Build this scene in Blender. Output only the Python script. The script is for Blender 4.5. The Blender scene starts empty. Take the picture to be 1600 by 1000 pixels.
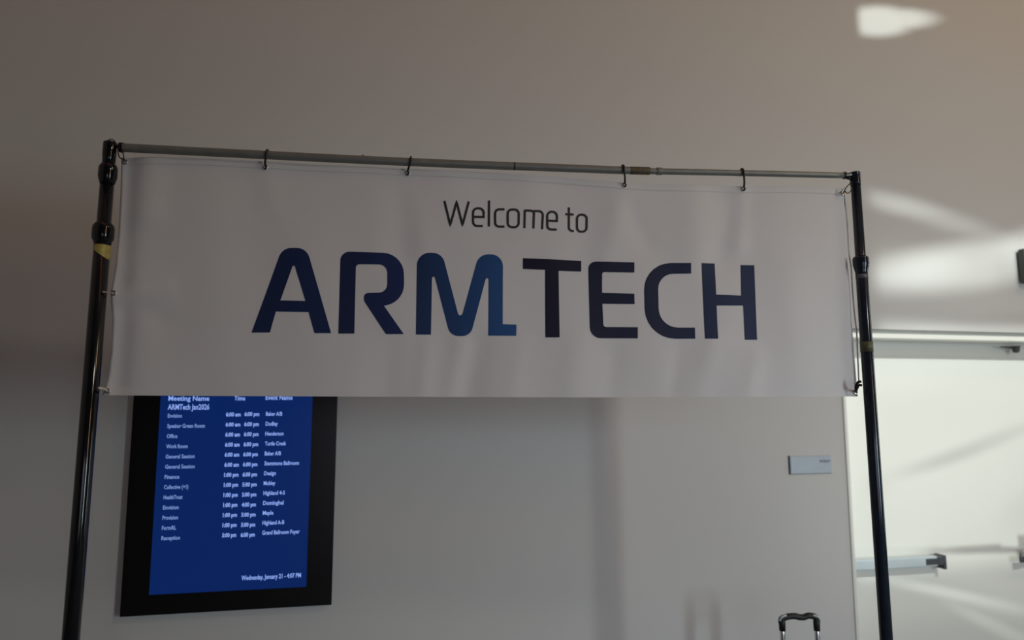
import bpy, bmesh, math, random
from mathutils import Vector, Matrix

# ------------------------------------------------------------------ camera
F_PX, PITCH, ROLL = 1104.4, 0.121737, -0.000744
EYE = Vector((0, 0, 1.75))
_f = Vector((0, math.cos(PITCH), math.sin(PITCH)))
_u0 = Vector((0, -math.sin(PITCH), math.cos(PITCH)))
_r0 = Vector((1, 0, 0))
_r = math.cos(ROLL)*_r0 + math.sin(ROLL)*_u0
_u = -math.sin(ROLL)*_r0 + math.cos(ROLL)*_u0
S = bpy.context.scene
C = S.collection
cam_d = bpy.data.cameras.new('camera')
cam = bpy.data.objects.new('camera', cam_d); C.objects.link(cam)
cam_d.sensor_width = 36; cam_d.lens = F_PX*36/1600
cam.matrix_world = Matrix(((_r.x, _u.x, -_f.x, EYE.x), (_r.y, _u.y, -_f.y, EYE.y), (_r.z, _u.z, -_f.z, EYE.z), (0, 0, 0, 1)))
cam_d.dof.use_dof = True; cam_d.dof.focus_distance = 2.28; cam_d.dof.aperture_fstop = 1.5
cam_d.clip_start = 0.05
S.camera = cam

# two vertical planes: the banner's and the wall's
AB, AW = 0.116139, 0.211371
UB = Vector((math.cos(AB), math.sin(AB), 0)); NB = Vector((math.sin(AB), -math.cos(AB), 0))
UW = Vector((math.cos(AW), math.sin(AW), 0)); NW = Vector((math.sin(AW), -math.cos(AW), 0))   # N points to the viewer
OB, OW = Vector((0, 2.3, 0)), Vector((0, 3.2, 0))
def ray(px, py): return _f + _r*((px-800)/F_PX) + _u*((500-py)/F_PX)
def hit(px, py, O, U, N, off=0.0):
    d = ray(px, py); t = (O + N*off - EYE).dot(N)/d.dot(N); p = EYE + d*t
    return (p-O).dot(U), p.z
def hb(px, py, off=0.0): return hit(px, py, OB, UB, NB, off)
def hw(px, py, off=0.0): return hit(px, py, OW, UW, NW, off)
def pb(s, z, off=0.0): return OB + UB*s + NB*off + Vector((0, 0, z))
def pw(s, z, off=0.0): return OW + UW*s + NW*off + Vector((0, 0, z))

# ------------------------------------------------------------------ world, exposure, lights
S.view_settings.view_transform = 'Standard'; S.view_settings.look = 'None'
S.view_settings.gamma = 1; S.view_settings.use_curve_mapping = False
S.view_settings.exposure = 0.0
w = bpy.data.worlds.new('world'); S.world = w; w.use_nodes = True
w.node_tree.nodes['Background'].inputs[0].default_value = (1.0, 0.95, 0.95, 1)
w.node_tree.nodes['Background'].inputs[1].default_value = 0.0060
def area(name, loc, target, sx, sy, power, col, spread=180):
    l = bpy.data.lights.new(name, 'AREA'); l.shape = 'RECTANGLE'; l.size = sx; l.size_y = sy
    l.energy = power; l.color = col; l.spread = math.radians(spread)
    o = bpy.data.objects.new(name, l); C.objects.link(o); o.location = loc
    o.rotation_euler = (Vector(target)-Vector(loc)).to_track_quat('-Z', 'Y').to_euler()
    return o
# (name, place, aim, width, height, power, colour)
LAMPS = [
    ('skylight_key', (4.4, -0.92, 5.6), (0.8, 2.9, 1.4), 0.5, 0.5, 31, (1.0, 0.91, 0.80)),
    ('window_daylight', (6.0, -2.6, 1.7), (1.2, 3.4, 0.2), 0.75, 2.6, 26.5, (0.76, 0.96, 1), 80),
    ('upper_warm_fill', (6.0, -2.6, 4.2), (0.8, 3.3, 2.4), 0.5, 2.2, 13.5, (1, 0.56, 0.24), 110),  # unseen warm fill, added to tint the upper wall
    ('side_daylight', (6.2, 3.4, 2.5), (-1.2, 2.0, 2.0), 0.3, 4.6, 10.5, (0.97, 0.97, 1), 90),
    ('front_cool_fill', (2.5, -3.2, 1.5), (1.2, 3.2, 0.3), 4.0, 2.4, 8.2, (0.82, 0.82, 1), 65),  # added fill from behind the camera, aimed low to cool the lower wall
    ('warm_ceiling_lamp', (4.6, 1.4, 5.8), (3.0, 3.9, 4.2), 0.8, 0.8, 23, (1.0, 0.66, 0.34)),
    ('door_head_fill', (2.3, 2.5, 0.04), (2.4, 3.75, 2.0), 1.2, 0.6, 2.9, (0.96, 1.0, 0.9), 70),  # added fill near the floor, lifts the shaded strip under the door head
    ('wall_top_warm_fill', (0.6, 0.2, 6.6), (0.6, 3.4, 4.2), 4.0, 0.8, 6.3, (1, 0.26, 0.10))]  # added wash from above, warms the top of the wall
for q in LAMPS: area(*q)

# added unseen lamp: patches drawn into its beam stand in for reflected sunlight
GD = 5.0
gs, gz = 2.35, 5.2
L = bpy.data.lights.new('patterned_beam_lamp', 'POINT'); L.energy = 1060; L.color = (0.92, 1.0, 0.94); L.shadow_soft_size = 0.012
GL = bpy.data.objects.new('patterned_beam_lamp', L); C.objects.link(GL)
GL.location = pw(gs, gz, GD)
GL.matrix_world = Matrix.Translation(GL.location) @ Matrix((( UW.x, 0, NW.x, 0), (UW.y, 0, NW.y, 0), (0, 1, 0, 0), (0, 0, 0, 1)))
L.use_nodes = True
nt = L.node_tree; nt.nodes.clear()
out = nt.nodes.new('ShaderNodeOutputLight'); em = nt.nodes.new('ShaderNodeEmission'); nt.links.new(em.outputs[0], out.inputs[0])
tc = nt.nodes.new('ShaderNodeTexCoord'); sep = nt.nodes.new('ShaderNodeSeparateXYZ'); nt.links.new(tc.outputs['Normal'], sep.inputs[0])
def mth(op, a, b=None, c=None, clamp=False):
    n = nt.nodes.new('ShaderNodeMath'); n.operation = op; n.use_clamp = clamp
    for i, v in enumerate((a, b, c)):
        if v is None: continue
        if isinstance(v, (int, float)): n.inputs[i].default_value = v
        else: nt.links.new(v, n.inputs[i])
    return n.outputs[0]
az = mth('ABSOLUTE', sep.outputs[2]); az = mth('MAXIMUM', az, 1e-3)
GSGN = 1.0
gu = mth('DIVIDE', mth('MULTIPLY', sep.outputs[0], GSGN*GD), az)
gv = mth('DIVIDE', mth('MULTIPLY', sep.outputs[1], GSGN*GD), az)
vec = nt.nodes.new('ShaderNodeCombineXYZ'); nt.links.new(gu, vec.inputs[0]); nt.links.new(gv, vec.inputs[1])
def gpx(px, py, off=0.0):                      # photo point -> beam coordinates
    s, z = hw(px, py, off); k = GD/(GD-off)
    return (s-gs)*k, (z-gz)*k
def blob(px, py, ex, ey, hwid, amp, soft=1.0, off=0.0):
    """ellipse of light: centre, end of long semi-axis (px), half width (px); soft 0..1"""
    a = gpx(px, py, off); b = gpx(ex, ey, off); c = gpx(px, py+hwid, off)
    L1 = math.hypot(b[0]-a[0], b[1]-a[1]); L2 = abs(c[1]-a[1])
    m = nt.nodes.new('ShaderNodeMapping'); m.vector_type = 'TEXTURE'
    m.inputs['Location'].default_value = (a[0], a[1], 0); m.inputs['Rotation'].default_value = (0, 0, math.atan2(b[1]-a[1], b[0]-a[0]))
    m.inputs['Scale'].default_value = (L1, L2, 1); nt.links.new(vec.outputs[0], m.inputs['Vector'])
    ln = nt.nodes.new('ShaderNodeVectorMath'); ln.operation = 'LENGTH'; nt.links.new(m.outputs[0], ln.inputs[0])
    r = nt.nodes.new('ShaderNodeMapRange'); r.interpolation_type = 'SMOOTHSTEP'
    r.inputs['From Min'].default_value = 1+soft*0.35; r.inputs['From Max'].default_value = max(0, 1-soft)
    r.inputs['To Min'].default_value = 0; r.inputs['To Max'].default_value = amp
    nt.links.new(ln.outputs['Value'], r.inputs['Value'])
    return r.outputs[0]
def step(val, lo, hi, t0=0.0, t1=1.0):
    r = nt.nodes.new('ShaderNodeMapRange'); r.interpolation_type = 'SMOOTHSTEP'
    if lo > hi: lo, hi, t0, t1 = hi, lo, t1, t0
    r.inputs['From Min'].default_value = lo; r.inputs['From Max'].default_value = hi
    r.inputs['To Min'].default_value = t0; r.inputs['To Max'].default_value = t1
    nt.links.new(val, r.inputs['Value']); return r.outputs[0]
def add(*v):
    r = v[0]
    for q in v[1:]: r = mth('ADD', r, q)
    return r
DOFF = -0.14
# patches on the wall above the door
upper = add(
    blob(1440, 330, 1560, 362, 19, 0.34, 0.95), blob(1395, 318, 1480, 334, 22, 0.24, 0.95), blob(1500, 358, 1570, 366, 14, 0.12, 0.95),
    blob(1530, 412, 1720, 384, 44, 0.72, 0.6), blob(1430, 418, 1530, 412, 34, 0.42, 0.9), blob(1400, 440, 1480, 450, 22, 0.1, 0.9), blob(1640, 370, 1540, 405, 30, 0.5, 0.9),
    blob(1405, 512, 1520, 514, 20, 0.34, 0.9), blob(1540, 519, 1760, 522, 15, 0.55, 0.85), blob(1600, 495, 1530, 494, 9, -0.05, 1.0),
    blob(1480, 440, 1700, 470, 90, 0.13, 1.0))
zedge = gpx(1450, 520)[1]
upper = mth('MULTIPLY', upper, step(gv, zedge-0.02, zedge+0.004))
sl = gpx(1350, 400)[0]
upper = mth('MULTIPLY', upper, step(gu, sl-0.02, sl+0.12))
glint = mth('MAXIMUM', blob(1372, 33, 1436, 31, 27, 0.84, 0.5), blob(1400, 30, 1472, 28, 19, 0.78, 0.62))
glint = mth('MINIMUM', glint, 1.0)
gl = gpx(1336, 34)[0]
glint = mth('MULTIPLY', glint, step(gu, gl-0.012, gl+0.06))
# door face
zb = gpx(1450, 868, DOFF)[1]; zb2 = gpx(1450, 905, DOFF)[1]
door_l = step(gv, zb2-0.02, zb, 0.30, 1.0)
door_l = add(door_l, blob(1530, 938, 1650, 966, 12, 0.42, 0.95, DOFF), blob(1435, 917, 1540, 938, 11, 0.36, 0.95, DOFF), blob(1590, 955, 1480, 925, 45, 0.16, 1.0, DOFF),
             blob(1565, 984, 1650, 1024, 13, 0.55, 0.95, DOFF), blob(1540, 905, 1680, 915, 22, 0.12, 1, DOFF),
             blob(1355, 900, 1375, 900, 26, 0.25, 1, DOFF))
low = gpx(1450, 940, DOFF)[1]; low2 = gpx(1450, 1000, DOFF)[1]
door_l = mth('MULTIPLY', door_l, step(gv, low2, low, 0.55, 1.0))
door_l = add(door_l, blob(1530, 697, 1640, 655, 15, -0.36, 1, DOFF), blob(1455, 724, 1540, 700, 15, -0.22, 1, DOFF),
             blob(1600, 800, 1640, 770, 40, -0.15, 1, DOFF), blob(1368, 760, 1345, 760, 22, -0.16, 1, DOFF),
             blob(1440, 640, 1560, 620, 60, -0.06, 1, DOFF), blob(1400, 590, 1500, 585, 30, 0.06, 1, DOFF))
# push bar's shade, drawn into the beam: long, soft at its left end
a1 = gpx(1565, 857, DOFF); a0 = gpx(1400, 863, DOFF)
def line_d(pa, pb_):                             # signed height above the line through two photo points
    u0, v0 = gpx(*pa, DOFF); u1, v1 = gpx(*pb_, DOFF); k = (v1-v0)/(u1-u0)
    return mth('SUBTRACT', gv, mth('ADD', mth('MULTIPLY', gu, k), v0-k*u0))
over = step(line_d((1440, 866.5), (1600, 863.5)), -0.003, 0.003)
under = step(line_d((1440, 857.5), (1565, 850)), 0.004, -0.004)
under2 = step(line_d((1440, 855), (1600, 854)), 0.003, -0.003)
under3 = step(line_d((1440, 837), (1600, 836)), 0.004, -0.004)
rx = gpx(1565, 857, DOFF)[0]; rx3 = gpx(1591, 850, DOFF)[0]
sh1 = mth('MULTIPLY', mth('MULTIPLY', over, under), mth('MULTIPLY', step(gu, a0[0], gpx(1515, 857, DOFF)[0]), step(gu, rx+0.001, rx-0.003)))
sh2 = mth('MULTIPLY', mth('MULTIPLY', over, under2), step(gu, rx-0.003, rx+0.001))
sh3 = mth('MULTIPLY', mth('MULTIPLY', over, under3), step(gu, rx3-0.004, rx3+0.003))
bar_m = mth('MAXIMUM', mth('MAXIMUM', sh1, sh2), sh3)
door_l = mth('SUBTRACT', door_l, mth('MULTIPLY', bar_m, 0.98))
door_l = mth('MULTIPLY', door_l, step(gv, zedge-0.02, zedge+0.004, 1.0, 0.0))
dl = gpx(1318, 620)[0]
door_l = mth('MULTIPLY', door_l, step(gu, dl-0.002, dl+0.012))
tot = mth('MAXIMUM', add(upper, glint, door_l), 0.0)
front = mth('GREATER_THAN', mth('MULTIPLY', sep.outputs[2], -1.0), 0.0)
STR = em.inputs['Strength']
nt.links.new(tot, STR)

# ------------------------------------------------------------------ materials
def mat(name, col, rough=0.6, metal=0.0, spec=0.5, noise=None, bump=None, coat=0.0):
    m = bpy.data.materials.new(name); m.use_nodes = True
    n = m.node_tree; b = n.nodes['Principled BSDF']
    b.inputs['Base Color'].default_value = (*col, 1); b.inputs['Roughness'].default_value = rough
    b.inputs['Metallic'].default_value = metal; b.inputs['Specular IOR Level'].default_value = spec
    b.inputs['Coat Weight'].default_value = coat
    t = n.nodes.new('ShaderNodeTexCoord')
    if noise:
        nz = n.nodes.new('ShaderNodeTexNoise'); nz.inputs['Scale'].default_value = noise[0]; nz.inputs['Detail'].default_value = 4
        n.links.new(t.outputs['Object'], nz.inputs['Vector'])
        cr = n.nodes.new('ShaderNodeValToRGB'); k = noise[1]
        cr.color_ramp.elements[0].position = 0.3; cr.color_ramp.elements[1].position = 0.7
        cr.color_ramp.elements[0].color = (*[c*(1-k) for c in col], 1); cr.color_ramp.elements[1].color = (*[min(1, c*(1+k)) for c in col], 1)
        n.links.new(nz.outputs[0], cr.inputs[0]); n.links.new(cr.outputs[0], b.inputs['Base Color'])
    if bump:
        nb = n.nodes.new('ShaderNodeTexNoise'); nb.inputs['Scale'].default_value = bump[0]; nb.inputs['Detail'].default_value = 6
        n.links.new(t.outputs['Object'], nb.inputs['Vector'])
        bm_ = n.nodes.new('ShaderNodeBump'); bm_.inputs['Strength'].default_value = bump[1]; bm_.inputs['Distance'].default_value = bump[2] if len(bump) > 2 else 0.002
        n.links.new(nb.outputs[0], bm_.inputs['Height']); n.links.new(bm_.outputs[0], b.inputs['Normal'])
    return m
def emit(name, col, s):
    m = bpy.data.materials.new(name); m.use_nodes = True; n = m.node_tree
    b = n.nodes['Principled BSDF']; b.inputs['Base Color'].default_value = (0.01, 0.01, 0.015, 1); b.inputs['Roughness'].default_value = 0.2; b.inputs['Specular IOR Level'].default_value = 0.15
    b.inputs['Emission Color'].default_value = (*col, 1); b.inputs['Emission Strength'].default_value = s
    return m
M = dict(
    wall=mat('wall_paint', (0.60, 0.60, 0.595), 0.75, noise=(1.3, 0.012), bump=(160, 0.08)),
    ceil=mat('ceiling_paint', (0.7, 0.69, 0.67), 0.8, noise=(2, 0.01)),
    floor=mat('carpet', (0.16, 0.15, 0.15), 0.95, noise=(40, 0.3), bump=(300, 0.5)),
    door=mat('door_paint', (0.70, 0.70, 0.66), 0.5, noise=(1.2, 0.01)),
    frame=mat('door_frame_paint', (0.72, 0.72, 0.68), 0.45, noise=(3, 0.01)),
    alu=mat('brushed_aluminium', (0.22, 0.225, 0.21), 0.45, 0.3, noise=(30, 0.08)),
    black=mat('black_metal', (0.006, 0.007, 0.010), 0.12, 0.0, 0.5, noise=(25, 0.2)),
    navy=mat('blue_black_metal', (0.010, 0.018, 0.032), 0.16, 0.0, 0.45, noise=(25, 0.2)),
    rubber=mat('black_rubber', (0.012, 0.012, 0.013), 0.5, noise=(60, 0.3)),
    tape=mat('yellow_tape', (0.42, 0.34, 0.08), 0.4, noise=(60, 0.15)),
    dulltape=mat('olive_tape', (0.10, 0.10, 0.05), 0.5, noise=(60, 0.2)),
    greytape=mat('grey_band', (0.12, 0.12, 0.15), 0.4, noise=(60, 0.1)),
    sticker=mat('brown_sticker', (0.10, 0.08, 0.04), 0.5, noise=(80, 0.3)),
    white=mat('lit_edge_white', (0.85, 0.85, 0.85), 0.5, noise=(80, 0.05)),  # white that carries the sun on the banner's edge fold
    steel=mat('bright_steel', (0.7, 0.7, 0.7), 0.22, 1.0, noise=(50, 0.05)),
    bar=mat('satin_steel_bar', (0.50, 0.56, 0.60), 0.4, 0.2, noise=(20, 0.04)),
    darkhw=mat('dark_hardware', (0.045, 0.05, 0.06), 0.4, noise=(40, 0.2)),
    bezel=mat('black_bezel', (0.006, 0.006, 0.0065), 0.3, 0, 0.3, noise=(15, 0.1)),
    plaque=mat('frosted_plaque', (0.44, 0.51, 0.60), 0.35, noise=(30, 0.03)),
    box=mat('charcoal_plastic', (0.05, 0.055, 0.052), 0.5, noise=(30, 0.1)),
    ink=mat('black_ink', (0.018, 0.014, 0.016), 0.5, noise=(50, 0.1)),
    screen=emit('screen_blue', (0.0015, 0.0155, 0.103), 1.0),
    text=emit('screen_text', (0.26, 0.40, 0.90), 1.0),
    textdim=emit('screen_text_dim', (0.19, 0.31, 0.66), 0.95),
    case=mat('dark_suitcase_shell', (0.03, 0.032, 0.04), 0.4, noise=(10, 0.1)),
)
# banner vinyl: slightly translucent, satin
mb = mat('banner_vinyl', (0.73, 0.715, 0.725), 0.42, 0, 0.35, noise=(1.6, 0.015), bump=(7, 0.22, 0.01)); M['vinyl'] = mb

# ------------------------------------------------------------------ mesh helpers
def obj(name, bm, m, parent=None, smooth=False):
    me = bpy.data.meshes.new(name)
    bm.normal_update(); bm.to_mesh(me); bm.free()
    if smooth:
        for p in me.polygons: p.use_smooth = True
    for mm in (m if isinstance(m, (list, tuple)) else [m]): me.materials.append(mm)
    o = bpy.data.objects.new(name, me); C.objects.link(o)
    if parent: o.parent = parent
    return o
def tag(o, label, cat, group=None):
    o['label'] = label; o['category'] = cat
    if group: o['group'] = group
    return o
def thing(name, label, cat, loc, group=None):
    o = bpy.data.objects.new(name, None); C.objects.link(o); o.location = loc; o.empty_display_size = 0.1
    return tag(o, label, cat, group)
def adopt(o, parent):
    """parent keeping world coordinates (meshes are built in world space)"""
    loc = Vector((0, 0, 0)); q = parent
    while q: loc = loc + q.location; q = q.parent
    o.data.transform(Matrix.Translation(-loc)); o.parent = parent
    return o
def struct(o): o['kind'] = 'structure'; return o
def box(bm, fn, s0, s1, z0, z1, o0, o1, bev=0.0):
    """box in a vertical plane frame fn(s,z,off)"""
    vs = [bm.verts.new(fn(s, z, o)) for s in (s0, s1) for z in (z0, z1) for o in (o0, o1)]
    fs = [(0, 1, 3, 2), (4, 6, 7, 5), (0, 4, 5, 1), (2, 3, 7, 6), (0, 2, 6, 4), (1, 5, 7, 3)]
    fc = [bm.faces.new([vs[i] for i in f]) for f in fs]
    bmesh.ops.recalc_face_normals(bm, faces=fc)
    if bev: bmesh.ops.bevel(bm, geom=list({e for f in fc for e in f.edges}), offset=bev, segments=2, affect='EDGES', profile=0.5)
def lathe(bm, a, b, prof, seg=24):
    """prof: (t along a->b in metres, radius)"""
    a = Vector(a); d = (Vector(b)-a).normalized(); x = d.orthogonal().normalized(); y = d.cross(x)
    rings = []
    for t, r in prof:
        rings.append([bm.verts.new(a + d*t + (x*math.cos(2*math.pi*i/seg) + y*math.sin(2*math.pi*i/seg))*r) for i in range(seg)])
    for p, q in zip(rings, rings[1:]):
        for i in range(seg): bm.faces.new((p[i], p[(i+1) % seg], q[(i+1) % seg], q[i]))
    bm.faces.new(rings[0][::-1]); bm.faces.new(rings[-1])
def tube(bm, pts, r, seg=8, closed=False, rr=None):
    pts = [Vector(p) for p in pts]; n = len(pts); rings = []; up = None
    for i, p in enumerate(pts):
        if closed: d = (pts[(i+1) % n]-pts[i-1])
        else: d = pts[min(i+1, n-1)]-pts[max(i-1, 0)]
        d.normalize()
        if up is None: up = d.orthogonal().normalized()
        up = (up - d*up.dot(d)).normalized(); y = d.cross(up)
        R = rr[i] if rr else r
        rings.append([bm.verts.new(p + (up*math.cos(2*math.pi*k/seg)+y*math.sin(2*math.pi*k/seg))*R) for k in range(seg)])
    for i in range(n if closed else n-1):
        p, q = rings[i], rings[(i+1) % n]
        for k in range(seg): bm.faces.new((p[k], p[(k+1) % seg], q[(k+1) % seg], q[k]))
    if not closed: bm.faces.new(rings[0][::-1]); bm.faces.new(rings[-1])
def smooth_path(pts, k=6):
    pts = [Vector(p) for p in pts]; o = []
    for i in range(len(pts)-1):
        p0, p1, p2, p3 = pts[max(i-1, 0)], pts[i], pts[i+1], pts[min(i+2, len(pts)-1)]
        for j in range(k):
            t = j/k
            o.append(0.5*((2*p1)+(p2-p0)*t+(2*p0-5*p1+4*p2-p3)*t*t+(3*p1-p0-3*p2+p3)*t*t*t))
    o.append(pts[-1]); return o
def interp(tab, x):
    if x <= tab[0][0]: return tab[0][1]
    for (a, u), (b, v) in zip(tab, tab[1:]):
        if x <= b: return u+(v-u)*(x-a)/(b-a)
    return tab[-1][1]
def rnd(pts, closed=True, n=7):
    """polygon/polyline with corner radii (x, y, r) -> points"""
    o = []; N = len(pts)
    for i, (x, y, r) in enumerate(pts):
        if r <= 0 or (not closed and i in (0, N-1)): o.append((x, y)); continue
        p = Vector((x, y)); a = Vector(pts[i-1][:2])-p; b = Vector(pts[(i+1) % N][:2])-p
        la, lb = a.length, b.length; a.normalize(); b.normalize()
        ang = a.angle(b); t = min(r/math.tan(ang/2), la*0.96 if not (closed or i-1 > 0) else la*0.5 if pts[i-1][2] > 0 else la*0.95, lb*0.5 if pts[(i+1) % N][2] > 0 else lb*0.95)
        rr_ = t*math.tan(ang/2); bis = (a+b).normalized(); c = p + bis*(rr_/math.sin(ang/2))
        s = p+a*t-c; e = p+b*t-c; a0 = math.atan2(s.y, s.x); a1 = math.atan2(e.y, e.x); d = (a1-a0+math.pi) % (2*math.pi)-math.pi
        for k in range(n+1):
            q = a0+d*k/n; o.append((c.x+rr_*math.cos(q), c.y+rr_*math.sin(q)))
    return o

# ------------------------------------------------------------------ room shell
sc = (hw(1318, 620)[0]+hw(1337, 1000)[0])/2             # left edge of the doorway
zh = hw(1480, 517)[1]                                   # top of the door head
so = sc + 1.95                                          # right side of the opening, out of view
ZT = 7.2
bm = bmesh.new()
box(bm, pw, -3.6, sc, 0, ZT, -0.25, 0)
box(bm, pw, sc, so, zh, ZT, -0.25, 0)
box(bm, pw, so, 5.2, 0, ZT, -0.25, 0)
struct(obj('wall_back', bm, M['wall']))
bm = bmesh.new()
vs = [bm.verts.new(p) for p in ((-6, -5, 0), (8, -5, 0), (8, 6, 0), (-6, 6, 0))]
top = [bm.verts.new(v.co-Vector((0, 0, .1))) for v in vs]
bm.faces.new(vs); bm.faces.new(top[::-1])
for i in range(4): bm.faces.new((vs[i], top[i], top[(i+1) % 4], vs[(i+1) % 4]))
struct(obj('floor', bm, M['floor']))
bm = bmesh.new()
vs = [bm.verts.new(p) for p in ((-6, -5, ZT), (8, -5, ZT), (8, 6, ZT), (-6, 6, ZT))]
top = [bm.verts.new(v.co+Vector((0, 0, .1))) for v in vs]
bm.faces.new(vs[::-1]); bm.faces.new(top)
for i in range(4): bm.faces.new((vs[i], vs[(i+1) % 4], top[(i+1) % 4], top[i]))
struct(obj('ceiling', bm, M['ceil']))
# left wall, coming towards the viewer beyond the left edge of the view
bm = bmesh.new()
A = pw(-3.6, 0, 0)
def pl(s, z, off=0.0): return A + NW*s + UW*off + Vector((0, 0, z))
box(bm, pl, 0, 4.5, 0, ZT, -0.2, 0)
struct(obj('wall_left', bm, M['wall']))
bm = bmesh.new(); box(bm, pw, -3.58, sc-0.01, 0, 0.1, 0, 0.014, 0.003)
struct(obj('baseboard_back', bm, M['frame']))

# door frame (trim) : jamb, head with a proud lip
DO = -0.14                                              # door face offset behind the wall
fw = hw(1328, 620)[0]-hw(1318, 620)[0]
fr = obj('trim_1', (lambda b: (box(b, pw, sc-0.004, sc+fw*0.45, 0, zh, -0.05, 0.006, 0.002), b)[1])(bmesh.new()), M['frame']); struct(fr)
bm = bmesh.new(); box(bm, pw, sc+fw*0.45, sc+fw, 0, zh-0.03, DO-0.04, -0.05, 0.002)
adopt(obj('frame_stop', bm, M['frame']), fr)
z1 = hw(1480, 523.5)[1]; z2 = hw(1480, 531)[1]; z3 = hw(1480, 557, DO)[1]
bm = bmesh.new(); box(bm, pw, sc, so, z1, zh+0.001, -0.09, -0.048)
tr = struct(obj('trim_2', bm, M['frame']))              # shallow reveal at the top of the door head
bm = bmesh.new(); box(bm, pw, sc-0.004, so, z2, z1, -0.09, 0.010, 0.003)
adopt(obj('head_lip', bm, M['frame']), tr)
bm = bmesh.new(); box(bm, pw, sc+0.001, so, z3, z1-0.005, DO-0.02, DO+0.010, 0.002)
adopt(obj('head_stop', bm, M['frame']), tr)

# double door
ssm = hw(1606, 700, DO)[0]
d1 = thing('door_1', '', 'door', pw(sc, 0, DO)); del d1['label']; del d1['category']; d1['kind'] = 'structure'
bm = bmesh.new(); box(bm, pw, sc+fw*0.6, ssm+0.03, 0.01, z3+0.03, DO-0.045, DO, 0.002); adopt(obj('door_leaf', bm, M['door']), d1)
d2 = thing('door_2', '', 'door', pw(ssm+0.034, 0, DO)); del d2['label']; del d2['category']; d2['kind'] = 'structure'
bm = bmesh.new(); box(bm, pw, ssm+0.034, so-0.01, 0.01, z3+0.03, DO-0.045, DO, 0.002); adopt(obj('door_leaf', bm, M['door']), d2)
# push bar on the first leaf
bo = DO+0.06
def bx(px, py): return hw(px, py, bo)
s0 = sc+fw*0.9; s1 = bx(1447, 880)[0]; s2 = bx(1466, 880)[0]; s3 = bx(1478, 880)[0]
zt = bx(1400, 872.5)[1]; zbm = bx(1400, 889)[1]
bm = bmesh.new(); box(bm, pw, s0, s2, zbm, zt, DO+0.018, bo, 0.006)
bar = adopt(obj('push_bar', bm, M['bar']), d1)
bm = bmesh.new(); box(bm, pw, s1, s2, zbm+0.010, zt-0.010, bo-0.002, bo+0.004, 0.003); adopt(obj('latch_slot', bm, M['darkhw']), bar)
bm = bmesh.new(); box(bm, pw, s2-0.003, s3, zbm+0.006, zt-0.002, DO, bo+0.006, 0.005); box(bm, pw, s3-0.013, s3+0.004, zbm-0.016, zt+0.002, DO, bo+0.002, 0.003)
adopt(obj('end_bracket', bm, M['darkhw']), bar)
bm = bmesh.new(); box(bm, pw, s0-0.012, s0+0.03, zbm-0.006, zt+0.004, DO, bo-0.01, 0.004); adopt(obj('hinge_bracket', bm, M['bar']), bar)
# second leaf: bar whose dark bracket just enters the view
e0 = bx(1596.5, 888)[0]
bm = bmesh.new(); box(bm, pw, e0, e0+0.05, zbm-0.006, zbm+0.026, bo-0.012, bo, 0.006); br2 = adopt(obj('end_bracket', bm, M['darkhw']), d2)
bm = bmesh.new(); box(bm, pw, e0+0.05, e0+0.6, zbm, zt, DO+0.018, bo, 0.006); adopt(obj('push_bar', bm, M['bar']), d2)
# closer arm bracket under the head
cs0, cz0 = hw(1574, 541, DO+0.05); cs1, cz1 = hw(1594, 552, DO+0.05)
t = thing('door_closer_bracket', 'small dark rounded door closer bracket under the white door head near the right edge', 'bracket', pw(cs0, cz1, DO+0.04))
bm = bmesh.new(); lathe(bm, pw((cs0*0.35+cs1*0.65), cz1+0.002, DO+0.052), pw((cs0*0.35+cs1*0.65), cz0, DO+0.052), [(0, 0.010), (0.006, 0.017), (0.03, 0.021), (cz0-cz1, 0.024)], 16)
adopt(obj('pivot', bm, M['box'], smooth=False), t)
bm = bmesh.new(); tube(bm, smooth_path([pw(cs0-0.045, cz0-0.004, DO+0.05), pw(cs0, cz0-0.006, DO+0.052), pw(cs1-0.02, cz0-0.014, DO+0.052)]), 0, 8, rr=[0.003+0.0055*i/12 for i in range(13)])
adopt(obj('arm', bm, M['box']), t)

# charcoal box on the wall above the door, cut by the right edge of the view
qs, qz1 = hw(1594, 389, 0.03); _, qz0 = hw(1597, 442, 0.03)
t = thing('wall_box', 'charcoal box fixed to the wall above the doorway, cut off by the right edge', 'box', pw(qs, qz0, 0.0))
bm = bmesh.new(); box(bm, pw, qs, qs+0.26, qz0, qz1, 0.012, 0.05, 0.006); adopt(obj('housing', bm, M['box']), t)
bm = bmesh.new(); box(bm, pw, qs+0.03, qs+0.23, qz0+0.03, qz1-0.03, 0, 0.014, 0.002); adopt(obj('back_plate', bm, M['box']), t)

# ------------------------------------------------------------------ wall display
TO = 0.035
ls = (hw(189, 964, TO)[0]+hw(207, 622, TO)[0])/2; rs = (hw(518, 945, TO)[0]+hw(527, 622, TO)[0])/2
bz = (hw(189, 964, TO)[1]+hw(518, 945, TO)[1])/2
sls = (hw(234, 930, TO)[0]+hw(249, 624, TO)[0])/2; srs = (hw(480, 917, TO)[0]+hw(487, 624, TO)[0])/2
sbz = (hw(234, 930, TO)[1]+hw(480, 917, TO)[1])/2
stz = sbz + (srs-sls)*16/9*0.95; tz = stz + (sbz-bz)
tv = thing('wall_display', 'tall black framed screen on the wall behind the banner showing a blue meeting schedule', 'screen', pw(ls, bz, 0))
def rect_frame(bm, a, b, c, d, A_, B_, C_, D_, o0, o1):
    for q in ((a, A_, c, d), (B_, b, c, d), (A_, B_, c, C_), (A_, B_, D_, d)): box(bm, pw, q[0], q[1], q[2], q[3], o0, o1)
bm = bmesh.new(); rect_frame(bm, ls, rs, bz, tz, sls, srs, sbz, stz, 0.004, TO); adopt(obj('bezel', bm, M['bezel']), tv)
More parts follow.
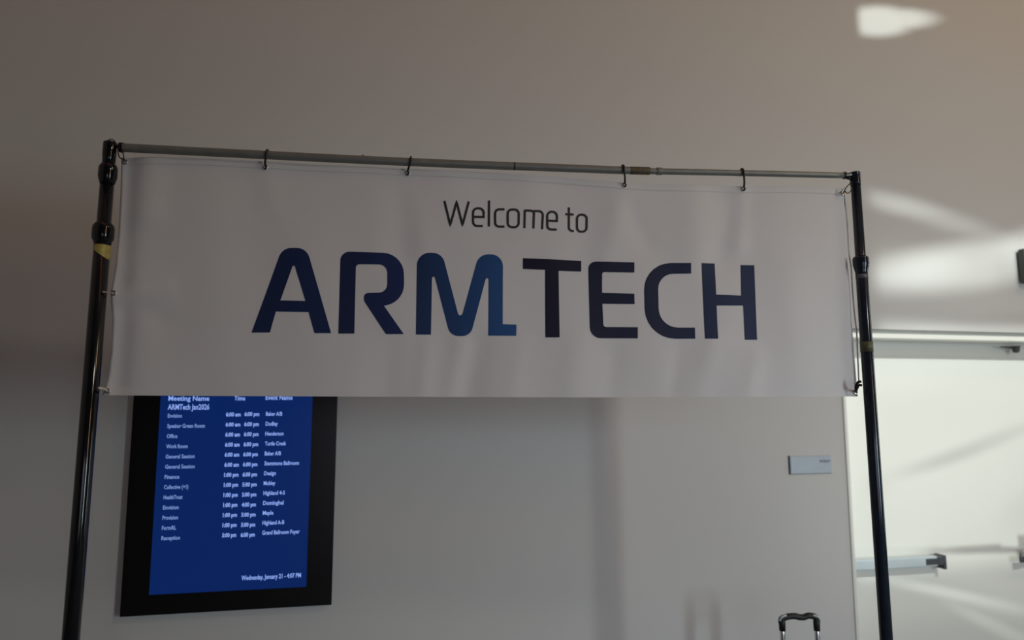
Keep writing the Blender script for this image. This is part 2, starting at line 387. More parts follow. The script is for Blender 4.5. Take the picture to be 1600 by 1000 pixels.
bm = bmesh.new(); box(bm, pw, ls+0.02, rs-0.02, bz+0.02, tz-0.02, 0, 0.02); adopt(obj('back_panel', bm, M['bezel']), tv)
bm = bmesh.new(); box(bm, pw, sls-0.002, srs+0.002, sbz-0.002, stz+0.002, 0.02, TO-0.004)
scr = adopt(obj('screen_panel', bm, M['screen']), tv)
ROT = Matrix(((UW.x, 0, NW.x, 0), (UW.y, 0, NW.y, 0), (0, 1, 0, 0), (0, 0, 0, 1)))
def text_mesh(body, bold=0.0):
    c = bpy.data.curves.new('t', 'FONT'); c.body = body; c.size = 1; c.offset = bold; c.resolution_u = 2
    o = bpy.data.objects.new('t', c); C.objects.link(o); dg = bpy.context.evaluated_depsgraph_get()
    me = bpy.data.meshes.new_from_object(o.evaluated_get(dg)); bpy.data.objects.remove(o); bpy.data.curves.remove(c)
    return me
def put_text(body, px0, px1, py, capz, off, m, parent, name='text_line', bold=0.022, fn=hw, refx=None):
    """text fitted between two photo points px0..px1 on the plane, baseline at py"""
    me = text_mesh(body, bold)
    xs = [v.co.x for v in me.vertices]; x0, x1 = min(xs), max(xs)
    s0_, z0_ = hw(px0, py, off); s1_, _ = hw(px1, py, off)
    k = (s1_-s0_)/(x1-x0); kz = capz/0.70
    me.transform(Matrix.Translation(pw(s0_, z0_, off)) @ ROT @ Matrix.Diagonal((k, kz, 1, 1)) @ Matrix.Translation((-x0, 0, 0)))
    me.materials.clear(); me.materials.append(m); me.name = name
    o = bpy.data.objects.new(name, me); C.objects.link(o); adopt(o, parent); return o
H = 0.0165
to = TO-0.0025
put_text('Meeting Name', 263, 327, 626, H*1.15, to, M['text'], scr)
put_text('Time', 366, 383, 625.5, H*1.1, to, M['text'], scr)
put_text('Event Name', 415, 457, 624.5, H*1.1, to, M['text'], scr)
put_text('ARMTech Jan2026', 262, 327, 640, H*1.3, to, M['text'], scr, bold=0.02)
rows = [('Envision', 284, '6:00 am', '6:00 pm', 'Baker A/B', 441), ('Speaker Green Room', 320, '6:00 am', '6:00 pm', 'Dudley', 434),
        ('Office', 277, '6:00 am', '6:00 pm', 'Henderson', 443), ('Work Room', 293, '6:00 am', '6:00 pm', 'Turtle Creek', 447),
        ('General Session', 304, '6:00 am', '6:00 pm', 'Baker A/B', 439), ('General Session', 304, '6:00 am', '6:00 pm', 'Stemmons Ballroom', 467),
        ('Finance', 280, '1:00 pm', '6:00 pm', 'Design', 431), ('Collective (+1)', 294, '1:00 pm', '5:00 pm', 'Mobley', 430),
        ('HealthTrust', 285, '1:00 pm', '5:00 pm', 'Highland 4-5', 445), ('Envision', 279, '1:00 pm', '4:00 pm', 'Dominghel', 443),
        ('Provision', 278, '1:00 pm', '5:00 pm', 'Maple', 427), ('FormRL', 275, '1:00 pm', '5:00 pm', 'Highland A-B', 444),
        ('Reception', 281, '5:00 pm', '6:00 pm', 'Grand Ballroom Foyer', 468)]
ya0, ya1 = 652.5, 844; yb0, yb1 = 650.5, 839.5
for i, (n_, xe, a_, b_, p_, pe) in enumerate(rows):
    t_ = i/12
    y = ya0+(ya1-ya0)*t_; y2 = yb0+(yb1-yb0)*t_; y3 = 649.5+(835.5-649.5)*t_
    xl = 262-10*t_
    put_text(n_, xl, xe, y, H*0.92, to, M['textdim'], scr)
    put_text(a_, 353-6*t_, 376-7*t_, y2, H*0.95, to, M['text'], scr, bold=0.032)
    put_text(b_, 382-6*t_, 405-7*t_, y2-0.6, H*0.95, to, M['text'], scr, bold=0.032)
    put_text(p_, 415.5-6*t_, pe, y3, H*0.95, to, M['text'], scr)
put_text('Wednesday, January 21 - 4:07 PM', 377, 470, 906.5, H*1.05, to, M['text'], scr)

# ------------------------------------------------------------------ room plaque
PO = 0.006
a = hw(1233, 713, PO); b = hw(1300, 740, PO)
zt_ = (hw(1233, 713, PO)[1]+hw(1300, 713, PO)[1])/2; zb_ = (hw(1233, 740, PO)[1]+hw(1300, 739, PO)[1])/2
t = thing('room_plaque', 'small pale blue-grey room plaque on the wall left of the doorway', 'sign', pw(a[0], zb_, 0))
bm = bmesh.new(); box(bm, pw, a[0]+0.006, b[0], zb_, zt_, 0, PO, 0.0015); pq = adopt(obj('plate', bm, M['plaque']), t)
bm = bmesh.new(); box(bm, pw, a[0]-0.001, a[0]+0.006, zb_-0.004, zt_+0.004, 0, PO+0.001, 0.001); adopt(obj('edge_strip', bm, M['darkhw']), t)
bm = bmesh.new(); box(bm, pw, a[0]+0.006, b[0], zb_-0.004, zb_, 0, PO-0.002); adopt(obj('lower_rail', bm, M['alu']), t)
put_text('DUDLEY', 1281, 1297.5, 722.5, 0.011, PO+0.0006, M['darkhw'], pq, name='lettering', bold=0.03)

# ------------------------------------------------------------------ banner
def g(px, py): return hb(px, py, -0.018)
BO = -0.018                                            # banner hangs just behind the crossbar's axis
top_t = [g(*p) for p in ((188, 245), (300, 248), (417, 254), (530, 260), (640, 265), (800, 273), (900, 280), (973, 287), (1060, 289.5), (1159, 291.5), (1240, 292), (1321, 295))]
bot_t = [g(*p) for p in ((160, 617.5), (300, 618.5), (600, 620), (900, 621), (1200, 620), (1341, 619.5))]
lef_t = sorted([(g(*p)[1], g(*p)[0]) for p in ((188, 245), (187, 300), (184, 360), (180, 410), (173, 456), (175.5, 500), (173, 550), (168, 590), (160, 617.5))])
rig_t = sorted([(g(*p)[1], g(*p)[0]) for p in ((1320, 295), (1320, 340), (1323, 400), (1328, 450), (1331, 500), (1336, 560), (1341, 619.5))])
S0, S1 = bot_t[0][0], bot_t[-1][0]; Z0, Z1 = bot_t[2][1], top_t[4][1]
def ridge(x0, y0, x1, y1, wpx, amp):
    a_ = Vector(g(x0, y0)); b_ = Vector(g(x1, y1)); wd = wpx*0.0021
    return a_, b_, wd, amp
RID = [ridge(*q) for q in (
    (200, 250, 190, 440, 16, -0.010), (183, 458, 262, 455, 16, 0.004), (183, 458, 250, 500, 16, -0.003), (192, 490, 184, 600, 16, -0.009), (240, 250, 232, 330, 26, 0.008),
    (417, 262, 430, 330, 20, 0.003), (640, 275, 628, 400, 30, -0.005), (640, 280, 660, 390, 22, 0.004),
    (668, 540, 660, 616, 16, 0.0035), (745, 540, 732, 616, 24, -0.006), (720, 540, 706, 616, 18, 0.004), (812, 540, 800, 616, 18, 0.003),
    (973, 300, 945, 400, 22, 0.0045), (973, 300, 1010, 380, 20, -0.003), (905, 540, 890, 616, 24, 0.0045), (960, 560, 952, 616, 18, -0.003),
    (1159, 300, 1152, 380, 18, 0.0055), (1159, 310, 1120, 420, 26, -0.0035), (1086, 300, 1080, 400, 30, 0.003),
    (1110, 540, 1090, 616, 22, 0.0045), (1060, 550, 1048, 616, 16, -0.003), (1180, 560, 1168, 616, 18, 0.003),
    (820, 280, 790, 400, 40, 0.004), (880, 370, 860, 400, 30, 0.003), (1250, 310, 1240, 600, 50, 0.004), (1312, 320, 1316, 600, 18, -0.0025),
    (520, 260, 500, 380, 50, 0.004), (350, 260, 320, 600, 60, 0.003), (560, 545, 552, 616, 20, 0.002), (610, 545, 604, 616, 16, -0.002))]
def relief(s, z):
    p = Vector((s, z)); h = 0.0
    for a_, b_, wd, amp in RID:
        ab = b_-a_; t_ = max(0.0, min(1.0, (p-a_).dot(ab)/ab.length_squared)); d = (p-(a_+ab*t_)).length
        if d < wd*3: h += amp*math.exp(-(d/wd)**2)
    h += 0.0025*math.sin(s*9.0+1.0)*math.cos(z*3.5) + 0.0012*math.sin(s*23+z*5)
    # soft bulge towards the viewer between the two side hems
    u_ = (s-S0)/(S1-S0); h += 0.008*math.sin(math.pi*max(0, min(1, u_)))
    return h
NX, NZ = 300, 92
banner = thing('banner', 'wide off-white vinyl banner hung from a grey crossbar, reading Welcome to ARMTECH', 'banner', pb(S0, Z0, BO))
bm = bmesh.new(); grid = []
for j in range(NZ+1):
    row = []
    for i in range(NX+1):
        u_, v_ = i/NX, j/NZ
        s = S0+(S1-S0)*u_
        z = interp(bot_t, s)*(1-v_)+interp(top_t, s)*v_
        s = interp(lef_t, z)*(1-u_)+interp(rig_t, z)*u_
        z = interp(bot_t, s)*(1-v_)+interp(top_t, s)*v_
        row.append(bm.verts.new(pb(s, z, BO+relief(s, z))))
    grid.append(row)
for j in range(NZ):
    for i in range(NX): bm.faces.new((grid[j][i], grid[j][i+1], grid[j+1][i+1], grid[j+1][i]))
sheet = adopt(obj('sheet', bm, M['vinyl'], smooth=True), banner)
sol = sheet.modifiers.new('thickness', 'SOLIDIFY'); sol.thickness = 0.0008; sol.offset = -1

# printed letters: outlines measured on the photograph, laid on the sheet
def pm(name, c0, c1, z_grad=None):
    m = bpy.data.materials.new(name); m.use_nodes = True; n = m.node_tree; b = n.nodes['Principled BSDF']
    b.inputs['Roughness'].default_value = 0.5; b.inputs['Specular IOR Level'].default_value = 0.2
    tcn = n.nodes.new('ShaderNodeTexCoord'); sx = n.nodes.new('ShaderNodeSeparateXYZ'); n.links.new(tcn.outputs['Generated'], sx.inputs[0])
    cr = n.nodes.new('ShaderNodeValToRGB'); cr.color_ramp.elements[0].color = (*c0, 1); cr.color_ramp.elements[1].color = (*c1, 1)
    n.links.new(sx.outputs[0], cr.inputs[0]); n.links.new(cr.outputs[0], b.inputs['Base Color']); return m
def fill(outlines):
    c = bpy.data.curves.new('f', 'CURVE'); c.dimensions = '2D'; c.fill_mode = 'BOTH'
    for pts in outlines:
        sp = c.splines.new('POLY'); sp.points.add(len(pts)-1); sp.use_cyclic_u = True
        for p, q in zip(sp.points, pts): p.co = (q[0], q[1], 0, 1)
    o = bpy.data.objects.new('f', c); C.objects.link(o); dg = bpy.context.evaluated_depsgraph_get()
    me = bpy.data.meshes.new_from_object(o.evaluated_get(dg)); bpy.data.objects.remove(o); bpy.data.curves.remove(c)
    return me
def lay(bm, m, name='letter', lift=0.0013):
    for v in bm.verts:
        s, z = v.co.x, v.co.y; v.co = pb(s, z, BO+relief(s, z)+lift)
    bm.normal_update()
    for f in bm.faces:
        if f.normal.dot(NB) < 0: f.normal_flip()
    return adopt(obj(name, bm, m, smooth=True), sheet)
def crop(ox, oy, k): return lambda x, y: g(ox+x/k, oy+y/k)
c3 = crop(380, 370, 1600/440); c4 = crop(780, 370, 1600/440); c6 = crop(680, 300, 6.4)
def big(outs, cv, m):
    me = fill([[cv(*p) for p in rnd(o_)] for o_ in outs]); bm = bmesh.new(); bm.from_mesh(me); bpy.data.meshes.remove(me)
    xs = [v.co.x for v in bm.verts]; ys = [v.co.y for v in bm.verts]
    def cut(axis, lo, hi):
        q = lo+0.009
        while q < hi:
            co = (q, 0, 0) if axis == 0 else (0, q, 0); no = (1, 0, 0) if axis == 0 else (0, 1, 0)
            bmesh.ops.bisect_plane(bm, geom=bm.verts[:]+bm.edges[:]+bm.faces[:], plane_co=co, plane_no=no); q += 0.009
    cut(0, min(xs), max(xs)); cut(1, min(ys), max(ys))
    return lay(bm, m)
mA = pm('print_navy_a', (0.015, 0.026, 0.085), (0.014, 0.028, 0.100)); mR = pm('print_navy_r', (0.013, 0.021, 0.068), (0.018, 0.030, 0.120))
mM = pm('print_blue_m', (0.015, 0.034, 0.105), (0.022, 0.092, 0.280)); mT = pm('print_dark_t', (0.009, 0.008, 0.028), (0.012, 0.010, 0.034))
mE = pm('print_dark_e', (0.011, 0.013, 0.040), (0.012, 0.015, 0.048)); mC = pm('print_dark_c', (0.013, 0.018, 0.052), (0.013, 0.022, 0.066)); mH = pm('print_dark_h', (0.015, 0.026, 0.078), (0.018, 0.032, 0.095))
big([[(50, 545, 0), (225, 66, 72), (364, 68, 72), (502, 549, 0), (408, 549, 0), (375, 430, 0), (188, 426, 0), (154, 545, 0)],
     [(291, 150, 8), (214, 363, 0), (357, 367, 0)]], c3, mA)
big([[(543, 551, 0), (556, 86, 50), (912, 97, 120), (916, 370, 120), (801, 394, 0), (913, 554, 0), (812, 554, 0), (688, 366, 30), (688, 322, 30), (820, 318, 48), (820, 160, 48), (642, 158, 22), (633, 551, 0)]], c3, mR)
big([[(982, 556, 0), (989, 93, 78), (1130, 95, 68), (1233, 488, 14), (1338, 103, 68), (1474, 104, 75), (1473, 498, 0), (1551, 501, 0), (1549, 564, 0), (1392, 563, 0), (1394, 178, 9), (1290, 566, 60), (1176, 564, 60), (1074, 172, 9), (1067, 557, 0)]], c3, mM)
big([[(133, 125, 0), (463, 140, 0), (463, 200, 0), (334, 197, 0), (340, 573, 0), (260, 573, 0), (258, 191, 0), (133, 186, 0)]], c4, mT)
big([[(503, 143, 40), (764, 148, 0), (764, 206, 0), (582, 203, 12), (582, 320, 0), (764, 325, 0), (766, 384, 0), (584, 382, 0), (590, 514, 18), (784, 515, 0), (784, 578, 0), (514, 577, 62)]], c4, mE)
big([[(1085, 152, 0), (1086, 211, 0), (898, 213, 85), (905, 516, 110), (1108, 517, 0), (1110, 580, 0), (828, 580, 175), (816, 150, 150)]], c4, mC)
big([[(1146, 152, 0), (1222, 153, 0), (1228, 330, 0), (1372, 335, 0), (1370, 162, 0), (1446, 163, 0), (1461, 586, 0), (1391, 586, 0), (1383, 392, 0), (1230, 392, 0), (1237, 581, 0), (1164, 580, 0)]], c4, mH)
def stroke(bm, pts, closed=False, w_=11.3):
    P = [Vector(p) for p in rnd(pts, closed, 8)]
    Q = []
    n_ = len(P)
    for i in range(n_ if closed else n_-1):            # resample so the print follows the sheet
        a_, b_ = P[i], P[(i+1) % n_]; k = max(1, int((b_-a_).length/22))
        for j in range(k): Q.append(a_.lerp(b_, j/k))
    if not closed: Q.append(P[-1])
    n_ = len(Q); Lf, Rt = [], []
    for i in range(n_):
        if closed: d0 = (Q[i]-Q[i-1]); d1_ = (Q[(i+1) % n_]-Q[i])
        else: d0 = Q[i]-Q[max(i-1, 0)]; d1_ = Q[min(i+1, n_-1)]-Q[i]
        if d0.length < 1e-6: d0 = d1_
        if d1_.length < 1e-6: d1_ = d0
        d0 = d0.normalized(); d1_ = d1_.normalized(); t_ = (d0+d1_).normalized(); nrm = Vector((-t_.y, t_.x)); k = min(1.9, 1/max(0.3, t_.dot(d0)))
        Lf.append(bm.verts.new((*c6(*(Q[i]+nrm*w_*k)), 0))); Rt.append(bm.verts.new((*c6(*(Q[i]-nrm*w_*k)), 0)))
    for i in range(n_ if closed else n_-1):
        j = (i+1) % n_; bm.faces.new((Lf[i], Rt[i], Rt[j], Lf[j]))
def small(*strokes):
    bm = bmesh.new()
    for s_ in strokes: stroke(bm, *s_)
    lay(bm, M['ink'])
small(([(92, 98, 0), (150, 338, 0), (213, 108, 0), (272, 338, 0), (335, 103, 0)],))
small(([(384, 256, 0), (482, 258, 0), (484, 172, 45), (377, 170, 45), (378, 346, 40), (474, 348, 0)],))
small(([(537, 93, 0), (535, 352, 0)],))
small(([(690, 182, 0), (597, 180, 42), (597, 354, 42), (690, 354, 0)],))
small(([(722, 182, 42), (832, 187, 42), (830, 362, 42), (722, 358, 42)], True))
small(([(892, 188, 0), (888, 370, 0)],), ([(892, 194, 0), (984, 197, 30), (978, 372, 0)],), ([(980, 200, 0), (1074, 200, 40), (1064, 380, 0)],))
small(([(1122, 295, 0), (1212, 298, 0), (1214, 206, 45), (1116, 204, 45), (1116, 382, 40), (1210, 384, 0)],))
small(([(1333, 160, 0), (1331, 395, 35), (1382, 397, 0)],), ([(1298, 228, 0), (1380, 232, 0)],))
small(([(1413, 231, 42), (1511, 236, 42), (1508, 404, 42), (1413, 402, 42)], True))

# hems along the edges (thin doubled vinyl) and grommets
def hem(path, wid, inward):
    bm = bmesh.new(); a_ = []; b_ = []
    for s, z in path:
        a_.append(bm.verts.new(pb(s, z, BO+relief(s, z)+0.0012))); s2_, z2_ = s+inward[0]*wid, z+inward[1]*wid
        b_.append(bm.verts.new(pb(s2_, z2_, BO+relief(s2_, z2_)+0.0012)))
    for i in range(len(a_)-1): bm.faces.new((a_[i], a_[i+1], b_[i+1], b_[i]))
    bmesh.ops.recalc_face_normals(bm, faces=bm.faces)
    bm.normal_update()
    for f in bm.faces:
        if f.normal.dot(NB) < 0: f.normal_flip()
    adopt(obj('hem', bm, M['vinyl'], smooth=True), sheet)
def samp(tab, n_, a0, a1): return [(a0+(a1-a0)*i/n_, interp(tab, a0+(a1-a0)*i/n_)) for i in range(n_+1)]
hem(samp(bot_t, 220, S0+0.02, S1-0.02), 0.024, (0, 1))
hem([(s, z) for s, z in samp(top_t, 220, top_t[0][0]+0.01, top_t[-1][0]-0.01)], 0.022, (0, -1))
def ring(bm, cpt, U_, V_, R_, r_, n_=20, m_=8):
    tube(bm, [cpt+U_*(R_*math.cos(2*math.pi*i/n_))+V_*(R_*math.sin(2*math.pi*i/n_)) for i in range(n_)], r_, m_, True)
ZV = Vector((0, 0, 1))
def grommet(px, py):
    s, z = g(px, py); c = pb(s, z, BO+relief(s, z)+0.002)
    bm = bmesh.new(); ring(bm, c, UB, ZV, 0.0065, 0.0022); adopt(obj('grommet', bm, M['steel'], smooth=True), sheet); return c
gp = {}
for key, p in dict(a=(194, 252), b=(416, 263), c=(637, 272), d=(974, 291), e=(1160, 296), f=(1316, 302), h=(1337, 612), i=(178, 458), j=(168, 611)).items(): gp[key] = grommet(*p)

# ------------------------------------------------------------------ stand
zf = 0.0
def axis(p_top, p_bot):
    a_ = Vector(pb(*hb(*p_top))); b_ = Vector(pb(*hb(*p_bot))); d = (b_-a_); return a_, d/d.z   # point, direction per metre of height
LA, LD = axis((171, 240), (110.5, 1000)); RA, RD = axis((1337, 290), (1385, 1000))
stand = thing('banner_stand', 'tall black pipe stand with two uprights and a grey crossbar carrying the banner', 'banner stand', Vector((0, 2.3, 0)))
def at(A_, D_, z): return A_ + D_*(z-A_.z)
def upright(A_, D_, prof, m):
    z0_ = prof[0][0]; bm = bmesh.new(); a_ = at(A_, D_, z0_); b_ = at(A_, D_, prof[-1][0]); L_ = (b_-a_).length/(prof[-1][0]-z0_)
    lathe(bm, a_, b_, [((z-z0_)*L_, r) for z, r in prof], 28)
    o = obj('upright', bm, m, smooth=True); return adopt(o, stand)
def seg(A_, D_, prof, m, name, par):
    bm = bmesh.new(); z0_ = prof[0][0]; a_ = at(A_, D_, z0_); b_ = at(A_, D_, prof[-1][0]); L_ = (b_-a_).length/(prof[-1][0]-z0_)
    lathe(bm, a_, b_, [((z-z0_)*L_, r) for z, r in prof], 28); o = obj(name, bm, m, smooth=True); adopt(o, par); return o
kl = 0.00196; kr = 0.00222
def zl(y): return hb(171-(y-240)*0.0796, y)[1]
def zr(y): return hb(1337+(y-290)*0.0676, y)[1]
def shade_smooth_angle(o):
    for e in o.data.polygons: e.use_smooth = True
ul = upright(LA, LD, [(0.012, 12*kl), (zl(378), 12*kl), (zl(377), 10.6*kl), (zl(256), 10.2*kl)], M['black'])
seg(LA, LD, [(zl(382), 12.2*kl), (zl(377), 13.5*kl), (zl(374), 15.6*kl), (zl(368), 16.2*kl), (zl(358), 16.2*kl), (zl(353), 15.4*kl), (zl(349), 12*kl), (zl(347), 10.8*kl)], M['black'], 'collar', ul)
seg(LA, LD, [(zl(287), 10.8*kl), (zl(282), 12.5*kl), (zl(277), 14*kl), (zl(263), 14*kl), (zl(259), 12.4*kl), (zl(256), 10*kl)], M['black'], 'collar', ul)
seg(LA, LD, [(zl(260), 9.2*kl), (zl(247), 9.6*kl), (zl(244), 10.2*kl), (zl(224), 10.2*kl), (zl(222.5), 9.4*kl)], M['black'], 'head', ul)
ur = upright(RA, RD, [(0.012, 9.2*kr), (zr(426), 9.0*kr), (zr(425), 7.9*kr), (zr(274), 7.4*kr)], M['navy'])
seg(RA, RD, [(zr(432), 9.0*kr), (zr(425), 9.4*kr), (zr(420), 10.6*kr), (zr(414), 12*kr), (zr(405), 12.2*kr), (zr(402), 11*kr), (zr(400), 8*kr)], M['navy'], 'collar', ur)
seg(RA, RD, [(zr(290), 7.7*kr), (zr(286), 8.2*kr), (zr(271), 8.2*kr), (zr(269.5), 7.6*kr)], M['navy'], 'head', ur)
seg(RA, RD, [(zr(436), 9.3*kr), (zr(429), 9.3*kr)], M['greytape'], 'tape_band', ur)
seg(RA, RD, [(zr(550), 9.5*kr), (zr(534), 9.5*kr)], M['dulltape'], 'tape_band', ur)
# yellow tape: full band whose lower edge runs down to the right
bm = bmesh.new(); n_ = 32; R_ = 12.35*kl; up_ = []; lo_ = []
dz1 = zl(384); 
for i in range(n_+1):
    th = 2*math.pi*i/n_; d = Vector((math.cos(th), math.sin(th), 0))
    side = d.dot(UB)                                   # -1 left .. 1 right
    zlow = zl(389) + (zl(406)-zl(389))*max(0, min(1, (side+0.95)/1.9)) if d.dot(NB) > -0.05 else zl(402)
    c1 = at(LA, LD, dz1); c2 = at(LA, LD, zlow)
    up_.append(bm.verts.new(c1+d*R_)); lo_.append(bm.verts.new(c2+d*R_))
for i in range(n_): bm.faces.new((up_[i], lo_[i], lo_[i+1], up_[i+1]))
bmesh.ops.recalc_face_normals(bm, faces=bm.faces)
adopt(obj('tape_band', bm, M['tape'], smooth=True), ul)['label'] = 'yellow tape band'
# floor bases
for A_, D_, r_ in ((LA, LD, 12*kl), (RA, RD, 9.2*kr)):
    c = at(A_, D_, 0)
    def pbase(s, z, off=0.0): return c + UB*s + NB*off + Vector((0, 0, z))
    bm = bmesh.new(); box(bm, pbase, -0.22, 0.22, 0, 0.01, -0.22, 0.22, 0.003); o = adopt(obj('base_plate', bm, M['black']), stand)
    bm = bmesh.new(); lathe(bm, at(A_, D_, 0.008), at(A_, D_, 0.14), [(0, r_+0.014), (0.01, r_+0.008), (0.13, r_+0.004)]); adopt(obj('socket', bm, M['black']), o)
# crossbar
bpx = [(189, 230.5), (255, 234), (417, 242.3), (560, 249.5), (700, 255.7), (860, 261.8), (1000, 267), (1160, 270.5), (1321, 274.3)]
bpt = smooth_path([pb(*hb(*p), 0) for p in bpx], 6)
nb = len(bpt)
def xr(i): return 189+(1321-189)*i/(nb-1)
rrs = [(7.2*kl if xr(i) < 1030 else 5.2*kr)*(1.0 - 0.06*xr(i)/1030) for i in range(nb)]
bm = bmesh.new(); tube(bm, bpt, 0, 20, rr=rrs); cb = adopt(obj('crossbar', bm, M['alu'], smooth=True), stand)
def barpt(px):
    for p, q in zip(bpx, bpx[1:]):
        if px <= q[0]: return pb(*hb(px, p[1]+(q[1]-p[1])*(px-p[0])/(q[0]-p[0])), 0)
    return pb(*hb(*bpx[-1]), 0)
def sleeve(x0, x1, r, m, name, par=cb):
    bm = bmesh.new(); a_, b_ = barpt(x0), barpt(x1); lathe(bm, a_, b_, [(0, r*0.985), (0.0008, r), ((b_-a_).length-0.0008, r), ((b_-a_).length, r*0.985)], 20)
    return adopt(obj(name, bm, m, smooth=True), par)
sleeve(984, 1015, 0.01355, M['sticker'], 'sticker')
sleeve(1026, 1034, 5.9*kr, M['alu'], 'joint_ring'); sleeve(802, 805, 7.0*kl, M['darkhw'], 'joint_ring')
# snap buttons and end fittings
bm = bmesh.new(); q = barpt(567)+ZV*0.0115; lathe(bm, q, q+ZV*0.006, [(0, 0.004), (0.004, 0.004), (0.006, 0.002)], 12); adopt(obj('snap_button', bm, M['darkhw']), cb)
sleeve(187, 193, 8.2*kl, M['black'], 'end_fitting'); sleeve(1318, 1324, 6*kr, M['navy'], 'end_fitting')
bm = bmesh.new(); p0 = barpt(189); hl = at(LA, LD, zl(229))
tube(bm, smooth_path([p0, p0.lerp(hl, 0.4)+ZV*0.002, p0.lerp(hl, 0.75)+ZV*0.004, hl+ZV*0.0]), 0.0055, 10); adopt(obj('hook_arm', bm, M['black'], smooth=True), cb)
bm = bmesh.new(); p0 = barpt(1321); hr_ = at(RA, RD, zr(273)); tube(bm, smooth_path([p0, p0.lerp(hr_, 0.5), hr_]), 0.009, 10)
tube(bm, [p0+ZV*-0.006, p0.lerp(hr_, 0.7)-ZV*0.016], 0.006, 8); adopt(obj('hook_arm', bm, M['navy'], smooth=True), cb)
# wire ring at the left head
bm = bmesh.new(); q = pb(*hb(176, 226), 0.012); ring(bm, q, UB, ZV, 6.5*kl, 0.0016); adopt(obj('pull_ring', bm, M['black'], smooth=True), ul)

# ------------------------------------------------------------------ hooks that carry the banner
def hook(px_top, key, label, rb):
    p = barpt(px_top); gq = gp[key]; t_ = thing('banner_hook', label, 'hook', p, 'black hooks between crossbar and banner')
    back = -NB*(rb+0.003); fr_ = NB*(rb+0.003)
    path = [p+back-ZV*0.006, p+back*0.9+ZV*rb*0.7, p+ZV*(rb+0.0035), p+fr_*0.9+ZV*rb*0.6, p+fr_-ZV*0.004, p.lerp(gq, 0.6)+fr_*0.9, gq+NB*0.006+ZV*0.004]
    bm = bmesh.new(); tube(bm, smooth_path(path, 6), 0.0034, 8); adopt(obj('shank', bm, M['rubber'], smooth=True), t_)
    path = [gq+NB*0.006+ZV*0.006, gq+NB*0.008+UB*0.003-ZV*0.002, gq+NB*0.005-ZV*0.006+UB*0.001, gq-NB*0.002-ZV*0.004-UB*0.003, gq-NB*0.006+ZV*0.001-UB*0.003]
    bm = bmesh.new(); tube(bm, smooth_path(path, 5), 0.0026, 8); adopt(obj('tip', bm, M['rubber'], smooth=True), t_)
hook(418, 'b', 'leftmost black hook hanging on the grey crossbar, straight above the letter A', 7*kl)
hook(642, 'c', 'slanted black hook on the crossbar up left of the word Welcome', 7*kl)
hook(973, 'd', 'black hook on the crossbar just left of the brown sticker', 6.7*kr*0.95)
hook(1159, 'e', 'black hook on the thin right half of the crossbar above the letter H', 5.4*kr)
# corner ties
def tie(name, label, paths, m, cat, r=0.0018):
    t_ = thing(name, label, cat, paths[0][0]); 
    for nm, pth, cl in paths[1]:
        bm = bmesh.new(); P = smooth_path(pth+([pth[0]] if cl else []), 6); tube(bm, P, r, 8); adopt(obj(nm, bm, m, smooth=True), t_)
    return t_
P = lambda x, y, o=0.012: pb(*hb(x, y, o), o)
tie('bungee_tie', 'black looped tie at the top left corner of the banner', ((P(184, 228),), [('loop', [P(184, 226), P(184.5, 238), P(187, 246), P(192, 249, 0), gp['a']+NB*0.003], False), ('loop', [P(190, 236), P(193, 242), P(193.5, 248), gp['a']+NB*0.004], False)]), M['rubber'], 'tie')
tie('bungee_tie', 'thin black loop tie at the top right corner of the banner', ((P(1330, 282),), [('loop', [P(1331, 284), P(1323, 292), P(1320, 297), gp['f']+NB*0.003], False), ('loop', [P(1332, 288), P(1330, 297), P(1325, 302), P(1320, 299), gp['f']+NB*0.004], False)]), M['rubber'], 'tie')
tie('bungee_tie', 'dark knot tying the bottom right corner of the banner to the pole', ((P(1345, 598),), [('loop', [P(1346, 596, 0.02), P(1341, 597, .014), P(1337.5, 602, 0.006), P(1337, 608, 0.0), gp['h']+NB*0.003], False), ('knot', [P(1347, 602, 0.02), P(1342, 602, 0.016), P(1340, 605, .012), P(1338, 610, 0.004)], False)]), M['rubber'], 'tie', 0.0042)
tie('cord_tie', 'small pale tie at the left edge of the banner, halfway down', ((P(165, 457),), [('loop', [P(160, 456, 0.02), P(167, 456.5, 0.01), P(174, 457.5, 0.0), gp['i']+NB*0.003], False)]), mat('pale_tie', (0.42, 0.36, 0.33), 0.6, noise=(60, .1)), 'tie', 0.002)
tie('cord_tie', 'small cream tie at the bottom left corner of the banner', ((P(158, 607),), [('loop', [P(154, 606, 0.02), P(158, 607, 0.012), P(163, 608, 0.005), gp['j']+NB*0.003], False)]), mat('cream_tie', (0.6, 0.58, 0.5), 0.6, noise=(60, .1)), 'tie', 0.0042)
# sunlit fold of the banner's right edge, imitated by a thin white strip
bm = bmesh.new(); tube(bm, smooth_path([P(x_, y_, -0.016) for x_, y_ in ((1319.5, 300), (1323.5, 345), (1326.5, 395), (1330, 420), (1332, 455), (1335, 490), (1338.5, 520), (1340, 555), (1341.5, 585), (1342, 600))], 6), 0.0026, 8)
tag(obj('lit_edge_strip', bm, M['white'], smooth=True), 'thin white strip imitating the sunlit fold down the right edge of the banner', 'edge highlight')

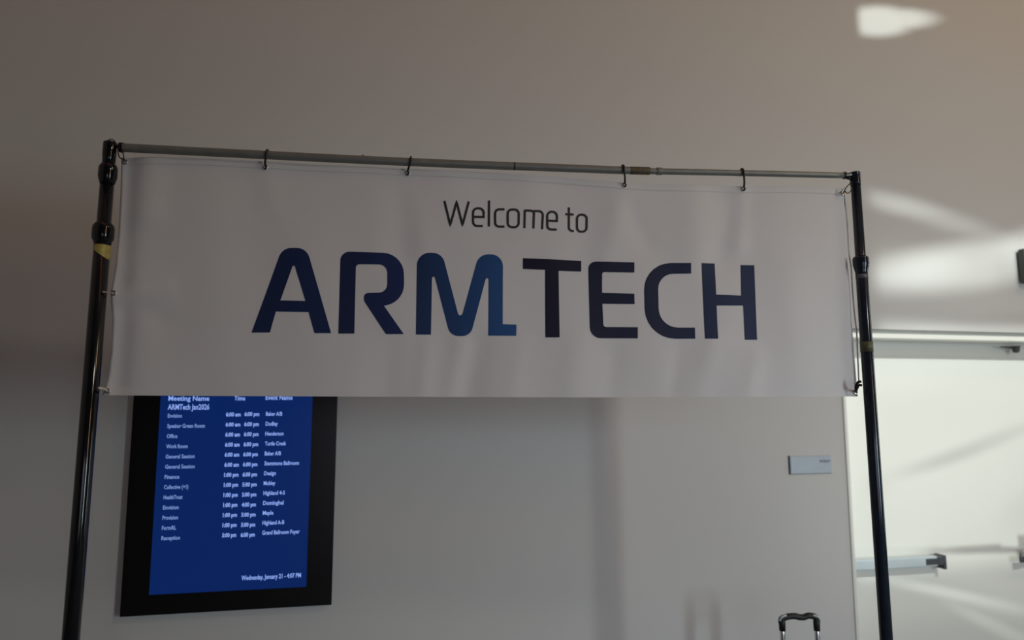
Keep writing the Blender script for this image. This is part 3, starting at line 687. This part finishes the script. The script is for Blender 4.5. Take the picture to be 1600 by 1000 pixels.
# ------------------------------------------------------------------ suitcase with its handle up
LY = 3.02
def lray(px, py): d = ray(px, py); return EYE + d*(LY/d.y)
ha, hc = lray(1223.5, 970), lray(1277.5, 968); hz = lray(1250, 966).z
mid = (ha+hc)/2; hx = (hc.x-ha.x)/2
case = thing('suitcase', 'wheeled dark suitcase by the wall with its chrome trolley handle pulled up', 'suitcase', Vector((mid.x, LY, 0)))
def ps(s, z, off=0.0): return Vector((mid.x+s, LY-off, z))
bm = bmesh.new(); box(bm, ps, -0.19, 0.19, 0.05, 0.56, 0.0, 0.22, 0.03); adopt(obj('shell', bm, M['case'], smooth=False), case)
bm = bmesh.new(); box(bm, ps, -0.192, 0.192, 0.06, 0.55, 0.105, 0.115, 0.004); adopt(obj('zip_band', bm, M['rubber']), case)
for sx in (-1, 1):
    bm = bmesh.new(); lathe(bm, ps(sx*hx, 0.50, -0.012), ps(sx*hx, hz, -0.012), [(0, 0.0105), (hz-0.50-0.03, 0.0105), (hz-0.5-0.025, 0.0085)], 16); po = adopt(obj('handle_post', bm, M['steel'], smooth=True), case)
    bm = bmesh.new(); lathe(bm, ps(sx*hx, hz-0.052, -0.012), ps(sx*hx, hz, -0.012), [(0, 0.0125), (0.03, 0.0135), (0.047, 0.012)], 16); adopt(obj('sleeve', bm, M['rubber'], smooth=True), po)
    for oy in (0.03, 0.19):
        bm = bmesh.new(); lathe(bm, ps(sx*0.15-0.012, 0.026, oy), ps(sx*0.15+0.012, 0.026, oy), [(0, 0.02), (0.004, 0.026), (0.02, 0.026), (0.024, 0.02)], 18); wh = adopt(obj('wheel', bm, M['rubber'], smooth=True), case)
        bm = bmesh.new(); box(bm, ps, sx*0.15-0.018, sx*0.15+0.018, 0.03, 0.06, oy-0.018, oy+0.018, 0.004); adopt(obj('wheel_housing', bm, M['case']), wh)
bm = bmesh.new()
gpz = [(-hx-0.005, hz-0.022), (-hx-0.001, hz-0.006), (-hx+0.018, hz+0.001), (-0.04, hz+0.004), (-0.016, hz+0.005), (0.0, hz+0.0015), (0.02, hz+0.001), (0.035, hz+0.006), (hx-0.02, hz+0.006), (hx, hz-0.001), (hx+0.004, hz-0.018)]
tube(bm, smooth_path([ps(s, z, -0.012) for s, z in gpz], 4), 0, 12, rr=[0.0125 if 3 < i < 37 else 0.011 for i in range(41)])
adopt(obj('grip', bm, M['rubber'], smooth=True), case)
for sx in (-1, 1):                                     # pale corner caps on the grip
    bm = bmesh.new(); tube(bm, smooth_path([ps(sx*(hx-0.016), hz+0.010, -0.004), ps(sx*(hx+0.004), hz+0.004, -0.002), ps(sx*(hx+0.012), hz-0.012, -0.004)], 5), 0.005, 8)
    adopt(obj('corner_cap', bm, M['bar'], smooth=True), case)
